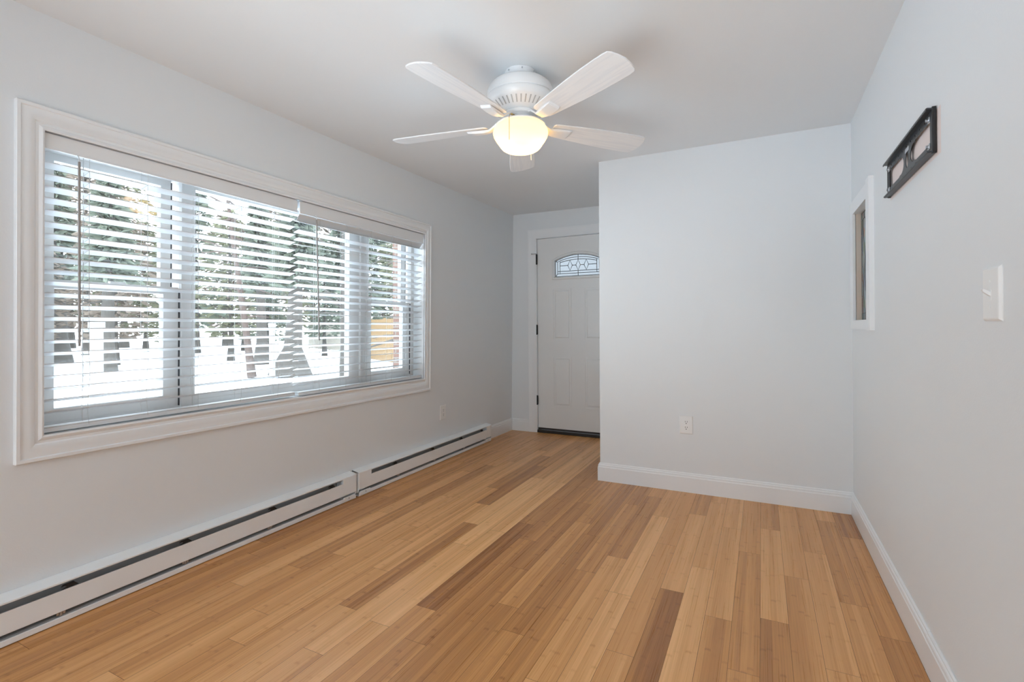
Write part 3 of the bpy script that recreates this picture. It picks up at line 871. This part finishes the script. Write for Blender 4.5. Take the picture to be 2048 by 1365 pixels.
heater(2.521, 4.358, 'second white baseboard heater, nearest the entry door', (2.643, 4.258), [(2.525, 2.643), (4.258, 4.354)],
       [2.895, 3.365, 3.80, 4.17], [2.935, 3.395, 3.85], True)

# ================================================================== OUTLETS AND SWITCH
def wall_plate(mb, u0, v0, u1, v1, f, th=.006):
    P_ = [(0, 0), (.0, .002), (.004, th-.001), (.007, th)]
    rings = [[mb.v(f(u, v, t)) for u, v in rect(u0+s_, v0+s_, u1-s_, v1-s_)] for s_, t in P_]
    for a, b in zip(rings, rings[1:]):
        for k in range(4): mb.bm.faces.new((a[k], a[(k+1)%4], b[(k+1)%4], b[k]))
    mb.bm.faces.new(rings[-1])
def outlet(loc, u0, v0, u1, v1, f, label):
    r = empty('electrical_outlet', loc, label, 'electrical outlet')
    mb = MB(); wall_plate(mb, u0, v0, u1, v1, f); put(mb.build('cover_plate', M['plate']), r)
    uc, vc = (u0+u1)/2, (v0+v1)/2
    k = (v1-v0)/.125
    mb = MB()
    def bx(ua, va, ub, vb, ta, tb): mb.box((ua, va, ta), (ub, vb, tb), lambda a, b, c: f(a, b, c))
    bx(uc-.0165, vc-.036*k, uc+.0165, vc+.036*k, .004, .0072)
    rc = put(mb.build('receptacle', M['plate']), r)
    mb = MB()
    for s_ in (-1, 1):
        vv = vc + s_*.019*k
        bx(uc-.0075, vv-.002, uc-.0050, vv+.008, .0068, .0076); bx(uc+.0050, vv-.002, uc+.0075, vv+.008, .0068, .0076)
        bx(uc-.003, vv-.012, uc+.003, vv-.007, .0068, .0076)
    put(mb.build('socket_slot', M['slot']), r)
outlet((-.465, CY, .46), -.508, .3966, -.422, .522, lambda u, v, t: (u, CY-t, v), 'white duplex outlet low on the partition wall')
outlet(LW(0, 3.59, .41), 3.550, .3385, 3.636, .464, lambda u, v, t: LW(t, u, v), 'white outlet low on the window wall above the farther heater')

r = empty('light_switch', (BX, 1.546, 1.2), 'white toggle light switch on the right wall near the camera', 'light switch')
fS = lambda u, v, t: (BX-t, u, v)
mb = MB(); wall_plate(mb, 1.498, 1.142, 1.595, 1.269, fS, .0075); put(mb.build('cover_plate', M['plate']), r)
mb = MB(); mb.box((1.541, 1.190, .005), (1.553, 1.216, .0080), lambda a, b, c: fS(a, b, c)); put(mb.build('toggle_collar', M['plate']), r)
mb = MB()
mb.prism([(.006, 1.199), (.006, 1.209), (.020, 1.2185), (.0225, 1.2165), (.021, 1.211)], 1.5425, 1.5515, lambda p, q, t: (BX-p, t, q)); put(mb.build('toggle', M['plate']), r)
for v in (1.175, 1.236):
    mb = MB(); mb.tube([(BX-.0070, 1.547, v), (BX-.0083, 1.547, v)], .0032, 10); put(mb.build('screw', M['plate']), r)

# ================================================================== STAINED GLASS PASS-THROUGH
w2 = empty('window_2', (BX, (RY0+RY1)/2, RZ0)); struct(w2, 'narrow interior window of stained glass in a flat white casing', 'window')
mb = MB()
cw_ = .082
def fB(a, b, c): return (BX-c, a, b)
mb.box((RY0-cw_+.003, RZ1, 0), (RY1+.105, RZ1+cw_-.006, .013), fB); mb.box((RY0-cw_+.003, RZ0-.051, 0), (RY1+.105, RZ0, .013), fB)
mb.box((RY1, RZ0, 0), (RY1+.105, RZ1, .013), fB)
put(mb.build('casing', M['trim']), w2)
mb = MB(); mb.box((RY0-cw_, RZ0-.054, 0), (RY0-.001, RZ1+cw_, .021), fB); put(mb.build('casing_stile', M['trim']), w2)
mb = MB()
mb.box((RY0-.01, RZ0-.01, -.14), (RY0, RZ1+.01, 0), fB); mb.box((RY0, RZ1, -.14), (RY1, RZ1+.01, 0), fB); mb.box((RY0, RZ0-.01, -.14), (RY1, RZ0, 0), fB)
put(mb.build('window_jamb', M['trim']), w2)
mb = MB(); mb.box((RY1, RZ0-.01, -.14), (RY1+.01, RZ1+.01, -.004), fB); put(mb.build('bare_jamb_board', M['beige']), w2)
mb = MB(); mb.box((RY0, RZ0, -.036), (RY1, RZ1, -.031), fB); put(mb.build('stained_glass', M['stained']), w2)
mb = MB()
def cm(pts, r_=.0028): mb.tube([(BX+.031, a, b) for a, b in pts], r_, 6)
for ins in (.004, .040):
    cm([(RY0+ins, RZ0+ins), (RY1-ins, RZ0+ins), (RY1-ins, RZ1-ins), (RY0+ins, RZ1-ins), (RY0+ins, RZ0+ins)], .0032)
rg_ = random.Random(4)
for i in range(7): z = RZ0+.04+i*(RZ1-RZ0-.08)/6; cm([(RY1-.04, z), (RY1-.004, z)]); cm([(RY0+.004, z), (RY0+.04, z)])
for i in range(9): y = RY0+.04+i*(RY1-RY0-.08)/8; cm([(y, RZ0+.004), (y, RZ0+.04)]); cm([(y, RZ1-.04), (y, RZ1-.004)])
for i in range(8):
    y = RY0+.06+i*.045
    cm([(y+.02*math.sin(k*.9+i*1.7), RZ0+.04+(RZ1-RZ0-.08)*k/10) for k in range(11)], .0022)
put(mb.build('lead_came', M['lead']), w2)

# ================================================================== TV WALL BRACKET
TY0, TY1, TZ0, TZ1 = 1.955, 2.565, 1.668, 1.8055
r = empty('tv_wall_bracket', (BX, (TY0+TY1)/2, TZ0), 'black steel screen mounting bracket high on the right wall', 'wall bracket')
def fT(u, v, t): return (BX-t, u, v)
def rr_rect(x0, y0, x1, y1, r_, n=5):
    pts = []
    for cx, cy, a0 in ((x1-r_, y0+r_, -PI/2), (x1-r_, y1-r_, 0), (x0+r_, y1-r_, PI/2), (x0+r_, y0+r_, PI)):
        for i in range(n+1):
            t = a0 + PI/2*i/n; pts.append((cx+r_*math.cos(t), cy+r_*math.sin(t)))
    return pts
def ell(cx, cy, a, b, n=20): return [(cx+a*math.cos(2*PI*i/n), cy+b*math.sin(2*PI*i/n)) for i in range(n)]
cy_ = (TZ0+TZ1)/2; cx_ = (TY0+TY1)/2
def big_hole(x_end, x_in, sgn):
    # straight at the end cap, shouldered and round toward the centre
    h = .036
    pts = [(x_end, cy_-h), (x_end, cy_+h), (x_in - sgn*.070, cy_+h)]
    pts.append((x_in - sgn*.060, cy_+h-.004))
    for i in range(9):
        t = PI/2 - PI*i/8; pts.append((x_in - sgn*.045 + sgn*.045*math.cos(t), cy_+(h-.004)*math.sin(t)))
    pts += [(x_in - sgn*.060, cy_-h+.004), (x_in - sgn*.070, cy_-h)]
    return pts if sgn > 0 else pts[::-1]
holes = [big_hole(TY0+.028, cx_-.045, 1), big_hole(TY1-.028, cx_+.045, -1), ell(cx_, cy_, .018, .030)]
for i in range(9):
    u = TY0+.075+i*(TY1-TY0-.15)/8
    holes.append(rr_rect(u-.010, TZ1-.0235, u+.010, TZ1-.0170, .003, 3)); holes.append(rr_rect(u-.010, TZ0+.0170, u+.010, TZ0+.0235, .003, 3))
mb = MB(); add_plate(mb, rect(TY0+.004, TZ0+.004, TY1-.004, TZ1-.004), holes, .0022, lambda x, z, t: fT(x, z, t+.009))
put(mb.build('perforated_plate', M['tvsteel']), r)
for z0, z1, nm in ((TZ1-.012, TZ1, 1), (TZ0, TZ0+.009, -1)):
    mb = MB()
    if nm > 0: mb.prism([(.003, TZ1-.002), (.024, TZ1+.002), (.028, TZ1), (.028, TZ1-.007), (.0255, TZ1-.007), (.0255, TZ1-.003), (.003, TZ1-.006)], TY0, TY1, lambda p, q, t: fT(t, q, p))
    else: mb.prism([(.003, TZ0+.006), (.003, TZ0), (.022, TZ0-.001), (.026, TZ0+.001), (.026, TZ0+.005), (.0235, TZ0+.005), (.0235, TZ0+.004)], TY0, TY1, lambda p, q, t: fT(t, q, p))
    put(mb.build('mounting_rail', M['tvsteel']), r)
for y0 in (TY0, TY1-.008):
    mb = MB(); mb.box((y0-.002, TZ0-.003, .002), (y0+.009, TZ1+.004, .0130), fT, bev=.002); put(mb.build('end_cap', M['black']), r)
for u, v in ((TY0+.032, TZ1-.028), (TY1-.030, TZ1-.028), (TY0+.032, TZ0+.026), (TY1-.030, TZ0+.026)):
    mb = MB(); mb.box((u-.010, v-.009, .0112), (u+.008, v+.009, .0145), fT, bev=.001); mb.tube([fT(u, v, .012), fT(u, v, .021)], .005, 6)
    put(mb.build('locking_bolt', M['zinc']), r)
mb = MB(); mb.box((cx_-.028, TZ1-.042, .0112), (cx_+.022, TZ1-.027, .0120), fT); put(mb.build('sticker', M['label']), r)

# ================================================================== CEILING FAN
FX, FY = -1.021, 2.139
fan = empty('ceiling_fan', (FX, FY, H), 'white five blade ceiling fan with a lit glass bowl', 'ceiling fan')
def fan_part(mb, name, m, smooth=True, par=None): return put(mb.build(name, m, smooth=smooth), par or fan)
c0 = (FX, FY, 0)
mb = MB(); mb.lathe([(0, H), (.074, H), (.074, H-.030), (.070, H-.036), (.062, H-.038), (0, H-.038)], c0); can = fan_part(mb, 'canopy', M['fan'])
for k in range(4):
    t = -1.9+k*.9
    mb = MB(); q = (FX+.0745*math.cos(t), FY+.0745*math.sin(t), H-.012); mb.tube([q, (q[0]+.004*math.cos(t), q[1]+.004*math.sin(t), q[2])], .0035, 8)
    fan_part(mb, 'screw', M['zinc'])
mb = MB()
mb.lathe([(0, H-.036), (.070, H-.037), (.100, H-.045), (.132, H-.058), (.148, H-.072), (.155, H-.090), (.158, H-.100), (.1585, H-.118), (.1555, H-.121), (.1600, H-.124), (.1625, H-.130), (.1605, H-.148), (.154, H-.158),
          (.1500, H-.1620), (.147, H-.164), (.108, H-.196), (.090, H-.200), (.066, H-.201), (0, H-.201)], c0, 64)
mh = fan_part(mb, 'motor_housing', M['fan'])
mb = MB()   # vent slots round the lower slope
for k in range(40):
    t = 2*PI*k/40
    d = Vector((math.cos(t), math.sin(t), 0)); s_ = Vector((-math.sin(t), math.cos(t), 0))
    pa = Vector((FX, FY, 0)) + d*.1445 + Vector((0, 0, H-.1665)); pb = Vector((FX, FY, 0)) + d*.116 + Vector((0, 0, H-.1897))
    nrm = Vector((d.x*.62, d.y*.62, -.78))*.0012
    q = [pa - s_*.0030 + nrm, pa + s_*.0030 + nrm, pb + s_*.0024 + nrm, pb - s_*.0024 + nrm]
    q2 = [x - nrm*4 for x in q]
    a = [mb.v(x) for x in q]; b = [mb.v(x) for x in q2]
    mb.bm.faces.new(a); mb.bm.faces.new(b[::-1])
    for i in range(4): mb.bm.faces.new((a[i], a[(i+1)%4], b[(i+1)%4], b[i]))
fan_part(mb, 'vent_slot', M['heater_inner'], False)
mb = MB(); mb.lathe([(0, H-.199), (.085, H-.199), (.088, H-.203), (.088, H-.211), (.083, H-.215), (.060, H-.216), (.058, H-.222), (.058, H-.238), (.066, H-.243), (0, H-.243)], c0, 48); fan_part(mb, 'switch_housing', M['fan'])
mb = MB(); mb.lathe([(0, H-.240), (.066, H-.240), (.100, H-.246), (.116, H-.250), (.118, H-.256), (.112, H-.258), (0, H-.258)], c0, 48); fan_part(mb, 'light_fitter', M['fan'])
# glass bowl
GT = H-.254
mb = MB()
prof = [(.106, GT), (.118, GT-.006), (.128, GT-.020), (.1315, GT-.036), (.128, GT-.052), (.119, GT-.068), (.108, GT-.083), (.099, GT-.096), (.090, GT-.107), (.077, GT-.115), (.057, GT-.121), (.03, GT-.125), (0, GT-.126)]
mb.lathe(prof, c0, 56)
gl_ = fan_part(mb, 'glass_bowl', M['globe'])
for dx, dy in ((.038, .020), (-.038, -.020)):
    ld = bpy.data.lights.new('bulb', 'POINT'); ld.energy = 0.19; ld.color = (1.0, .70, .36); ld.shadow_soft_size = .022
    lo = bpy.data.objects.new('bulb', ld); COL.objects.link(lo); lo.location = (FX+dx, FY+dy, GT-.082); lo.parent = fan
    lo.matrix_parent_inverse = Matrix.Translation(-Vector(fan.location))
# blades
def blade_outline():
    top = [(.165, .036), (.172, .046), (.20, .0510), (.30, .0600), (.40, .0680), (.50, .0735), (.58, .0755), (.640, .0750), (.664, .0715), (.674, .060), (.684, .030), (.688, .0)]
    return top + [(x, -y) for x, y in top[-2::-1]]
PITCHB = math.radians(12)
ZB_ = 2.103
for deg, rs_ in ((-30.8, 1.0), (50.5, 1.03), (114.6, 1.0), (-171.8, .975), (-98.8, 1.0)):
    M4 = Matrix.Translation((FX, FY, ZB_)) @ Matrix.Rotation(math.radians(deg), 4, 'Z') @ Matrix.Rotation(-PITCHB, 4, 'X')
    mb = MB()
    ol = [(x if x < .2 else .2+(x-.2)*rs_, y) for x, y in blade_outline()]
    rings = []
    for s_, zz in ((.0015, -.0032), (0, -.0022), (0, .0022), (.0015, .0032)):
        rings.append([mb.v((x - (s_ if x > .3 else -s_), y*(1-s_/.06), zz)) for x, y in ol])
    for a, b in zip(rings, rings[1:]):
        for i in range(len(a)): mb.bm.faces.new((a[i], a[(i+1)%len(a)], b[(i+1)%len(a)], b[i]))
    mb.bm.faces.new(rings[0][::-1]); mb.bm.faces.new(rings[-1])
    bl = mb.build('blade', M['blade']); bl.parent = fan
    bl.matrix_parent_inverse = Matrix.Translation(-Vector(fan.location)); bl.matrix_basis = M4
    # iron: a scooped arm that grips the blade root from below
    mb = MB()
    def sec(x, hw, z, t):
        return [mb.v((x, -hw, z)), mb.v((x, hw, z)), mb.v((x, hw, z+t)), mb.v((x, -hw, z+t))]
    ss = [sec(.070, .018, .030, .008), sec(.100, .017, .022, .009), sec(.130, .016, .002, .009), sec(.155, .020, -.016, .010), sec(.185, .026, -.020, .014), sec(.225, .029, -.018, .013), sec(.262, .030, -.013, .009), sec(.270, .029, -.005, .003)]
    for a, b in zip(ss, ss[1:]):
        for i in range(4): mb.bm.faces.new((a[i], a[(i+1)%4], b[(i+1)%4], b[i]))
    mb.bm.faces.new(ss[0][::-1]); mb.bm.faces.new(ss[-1])
    bmesh.ops.bevel(mb.bm, geom=mb.bm.edges[:], offset=.002, segments=2, affect='EDGES')
    bi = mb.build('blade_iron', M['fan'], smooth=True); bi.parent = fan
    bi.matrix_parent_inverse = Matrix.Translation(-Vector(fan.location)); bi.matrix_basis = M4
# pull chains: one draped over the front of the bowl, a white one behind it
def rad(dx, dy, r_): l_ = math.hypot(dx, dy); return FX+dx/l_*r_, FY+dy/l_*r_
mb = MB(); a_ = (.0102, -.1558)
mb.tube([(*rad(*a_, .084), H-.236), (*rad(*a_, .108), H-.240), (*rad(*a_, .128), H-.247), (*rad(*a_, .1375), H-.262), (*rad(*a_, .1385), 1.983)], .0012, 6)
fan_part(mb, 'pull_chain', M['chain'])
mb = MB(); mb.tube([(*rad(*a_, .080), H-.234), (*rad(*a_, .110), H-.240)], .0055, 8); fan_part(mb, 'chain_guide', M['brass'])
mb = MB(); a_ = (-.0078, .136)
mb.tube([(*rad(*a_, .062), H-.232), (*rad(*a_, .110), H-.240), (*rad(*a_, .136), H-.258), (*rad(*a_, .137), 1.975)], .0013, 6); fan_part(mb, 'pull_chain', M['plate'])

# ================================================================== OUTDOORS
GZ = -.55
def ground():
    mb = MB(); n = 40
    xs = [-110 + i*(107.2/n) for i in range(n+1)]; ys = [-45 + j*(150/n) for j in range(n+1)]
    rg = random.Random(3)
    g = [[mb.v((x, y, GZ + (rg.uniform(-.05, .05) if x < -8 else 0))) for y in ys] for x in xs]
    for i in range(n):
        for j in range(n): mb.bm.faces.new((g[i][j], g[i+1][j], g[i+1][j+1], g[i][j+1]))
    # patch of ground beyond the entry door and behind the house
    mb.box((-2.8, DY+.3, GZ-.1), (60, 60, GZ)); mb.box((-2.8, -50, GZ-.1), (60, BACK-.3, GZ))
    o = mb.build('snow_covered_yard', M['snow'], smooth=True)
    struct(o, 'flat snow covered yard outside the window', 'snow ground')
ground()

def trunk(mb, h, r0, lean=(0, 0), flare=1.5, n=9):
    pts, rr = [], []
    for i in range(9):
        s_ = i/8; pts.append((lean[0]*s_ + .05*math.sin(s_*7)*r0*3, lean[1]*s_, h*s_)); rr.append(r0*(1-.72*s_)*(1+(flare-1)*math.exp(-s_*22)))
    mb.tube(pts, rr, n)
def crown_mesh(kind, h, seed):
    """loose crown of many small sprays on branches"""
    rg = random.Random(seed); mb = MB()
    for k in range(900):
        s_ = rg.random()
        z = h*(.16 + .84*s_)
        if kind == 'pine': R = .155*h*(1-s_)**.8 + .15
        else: R = .19*h*math.sin(PI*min(1, .15+s_*.85))**.6
        a = rg.random()*2*PI; d = R*math.sqrt(rg.random())
        p = Vector((d*math.cos(a), d*math.sin(a), z - .12*d))
        L_ = rg.uniform(.12, .42); w_ = L_*rg.uniform(.18, .4)
        u = Vector((math.cos(a+rg.uniform(-.6, .6)), math.sin(a+rg.uniform(-.6, .6)), rg.uniform(-.7, .3))).normalized()
        v = u.cross(Vector((rg.uniform(-1, 1), rg.uniform(-1, 1), rg.uniform(-.3, 1)))).normalized()
        t = u.cross(v)*w_*.35
        # a four-sided spray with thickness
        q = [mb.v(p - u*L_), mb.v(p + v*w_ + t), mb.v(p + u*L_), mb.v(p - v*w_ - t)]
        q5 = mb.v(p + t*2.2)
        for i in range(4): mb.bm.faces.new((q[i], q[(i+1)%4], q5))
        mb.bm.faces.new(q[::-1])
    return mb
def branches(mb, h, seed, n=26):
    rg = random.Random(seed)
    for k in range(n):
        s_ = rg.uniform(.2, .95); a = rg.random()*2*PI; L_ = h*.22*(1.15-s_)
        z = h*s_; p = Vector((0, 0, z)); d = Vector((math.cos(a), math.sin(a), rg.uniform(-.1, .5)))
        mb.tube([p, p + d*L_*.5, p + d*L_ + Vector((0, 0, rg.uniform(-.2, .3)))], [.035, .022, .008], 5)
protos = {}
def tree(x, y, h, r0, kind, seed, label, rot):
    key = (kind, seed)
    if key not in protos:
        mb = MB(); trunk(mb, 10, .17); branches(mb, 10, seed); t_ = mb.build('trunk', M['bark'])
        cr = crown_mesh('pine' if kind == 'pine' else 'round', 10, seed).build('crown', M[kind])
        protos[key] = (t_.data, cr.data)
        bpy.data.objects.remove(t_); bpy.data.objects.remove(cr)
    r = empty('tree', (x, y, GZ), label, 'tree', 'trees at the edge of the snowy yard')
    r.rotation_euler = (0, 0, rot); s_ = h/10; r.scale = (s_, s_, s_)
    for nm, d in zip(('trunk', 'crown'), protos[key]):
        o = bpy.data.objects.new(nm, d); COL.objects.link(o); o.parent = r
    return r
rg = random.Random(21)
lab = {'pine': 'snow dusted dark pine in the distant wood beyond the yard', 'olive': 'olive green tree in the distant wood beyond the yard', 'brown': 'brown leafed winter tree in the distant wood beyond the yard'}
i = 0
for ring, (dist, cnt, hh) in enumerate(((30, 13, 8.5), (43, 14, 12), (58, 15, 16))):
    for k in range(cnt):
        # bearings measured at the window, from straight out to nearly along the house
        b = math.radians(8 + (66-8)*(k+.5)/cnt + rg.uniform(-.6, .6))
        d = dist*rg.uniform(.92, 1.1)
        x, y = -d*math.cos(b)*1.0, d*math.sin(b) + .5
        if x > -11: continue
        kind = rg.choice(('pine', 'pine', 'olive', 'brown'))
        tree(x, y, hh*rg.uniform(.8, 1.15), .2, kind, rg.randint(1, 2), lab[kind], rg.random()*6)
# near trunks of the yard, each its own tree whose crown is above the window
def yard_tree(x, y, r0, h, lean, m_, label, seed, flare=1.6, crown=True):
    r = empty('yard_tree', (x, y, GZ), label, 'tree')
    mb = MB(); trunk(mb, h, r0, lean, flare, 12)
    rr = random.Random(seed)
    for k in range(14):
        s_ = rr.uniform(.22, .9); a = rr.random()*2*PI; L_ = rr.uniform(.6, 1.8)
        p = Vector((lean[0]*s_, lean[1]*s_, h*s_)); d = Vector((math.cos(a), math.sin(a), rr.uniform(-.35, .5)))
        mb.tube([p, p+d*L_*.5, p+d*L_+Vector((0, 0, -.1))], [.04, .025, .01], 5)
    o = mb.build('trunk', m_, smooth=True, angle=60); o.parent = r
    if crown:
        mb = crown_mesh('pine', h*.62, seed)
        for v in mb.bm.verts: v.co.z += h*.30; v.co.x += lean[0]*.6; v.co.y += lean[1]*.6
        o = mb.build('crown', M['pine']); o.parent = r
yard_tree(-23.5, 10.5, .26, 9, (.3, .1), M['bark'], 'grey trunked pine left in the yard beside a post', 31)
yard_tree(-33.0, 12.6, .42, 11, (0, 0), M['bark'], 'pale far trunk at the left edge of the window view', 32)
yard_tree(-15.2, 12.45, .32, 8, (.2, .4), M['bark'], 'thick flared pine trunk in the middle of the window view', 33, 2.4)
yard_tree(-16.0, 11.5, .13, 7.5, (-.5, -.7), M['redbark'], 'thin reddish leaning trunk left of the thick pine', 34, 1.2, False)
yard_tree(-21.5, 16.0, .26, 9, (.2, -.4), M['bark'], 'slim trunk close behind the thick pine', 35)
yard_tree(-11.8, 11.6, .10, 7, (0, .1), M['bark'], 'slender straight trunk right of the thick pine', 36, 1.2, False)
yard_tree(-10.2, 12.2, .09, 6, (.1, .1), M['bark'], 'young tree in front of the wooden fence', 37, 1.2, False)

# porch posts close to the glass and the brick pier
def post(x, y, hw, z1, m_, name, label, cat):
    r = empty(name, (x, y, GZ), label, cat)
    mb = MB(); mb.box((x-hw, y-hw, GZ), (x+hw, y+hw, z1), bev=.01); put(mb.build('shaft', m_), r)
    mb = MB(); mb.box((x-hw*1.25, y-hw*1.25, GZ), (x+hw*1.25, y+hw*1.25, GZ+.12)); mb.box((x-hw*1.2, y-hw*1.2, z1-.06), (x+hw*1.2, y+hw*1.2, z1)); put(mb.build('collar', m_), r)
post(-6.2, 2.69, .045, 1.22, M['post'], 'garden_post', 'pale garden post nearest the camera side of the yard', 'post')
post(-6.2, 4.77, .030, 1.22, M['post'], 'garden_post', 'pale garden post in front of the middle trunks', 'post')
post(-5.0, 6.12, .085, 2.9, M['brick'], 'brick_pier', 'narrow red brown brick pier at the right of the window view', 'brick pier')

# wooden fences
def fence(x0, y0, x1, y1, h, m_, label, pw=.14):
    r = empty('board_fence', (x0, y0, GZ), label, 'fence')
    L_ = math.hypot(x1-x0, y1-y0); n = int(L_/pw); ux, uy = (x1-x0)/L_, (y1-y0)/L_
    rr = random.Random(int(L_*10)); mb = MB()
    for k in range(n):
        a = k*pw; hh = h+rr.uniform(-.01, .01)
        p = [(x0+ux*a, y0+uy*a), (x0+ux*(a+pw-.012), y0+uy*(a+pw-.012))]
        nx, ny = -uy*.02, ux*.02
        q = [(p[0][0], p[0][1]), (p[1][0], p[1][1]), (p[1][0]+nx, p[1][1]+ny), (p[0][0]+nx, p[0][1]+ny)]
        lo = [mb.v((*c, GZ+.05)) for c in q]; hi = [mb.v((*c, GZ+hh)) for c in q]
        for i in range(4): mb.bm.faces.new((lo[i], lo[(i+1)%4], hi[(i+1)%4], hi[i]))
        mb.bm.faces.new(lo[::-1]); mb.bm.faces.new(hi)
    put(mb.build('board_panel', m_), r)
    mb = MB()
    for z in (GZ+.3, GZ+h-.3): mb.tube([(x0-uy*.05, y0+ux*.05, z), (x1-uy*.05, y1+ux*.05, z)], .04, 4)
    put(mb.build('fence_rail', m_), r)
    for k in range(int(L_/2.4)+1):
        a = min(k*2.4, L_); mb = MB(); c = (x0+ux*a-uy*.07, y0+uy*a+ux*.07); mb.box((c[0]-.05, c[1]-.05, GZ), (c[0]+.05, c[1]+.05, GZ+h+.05)); put(mb.build('fence_post', m_), r)
fence(-19.0, 20.6, -12.0, 16.4, 2.15, M['fence'], 'orange cedar board fence at the right of the yard')
fence(-35, 30.5, -25, 26.2, 2.0, M['greyfence'], 'grey weathered board fence behind the yard trees', .22)
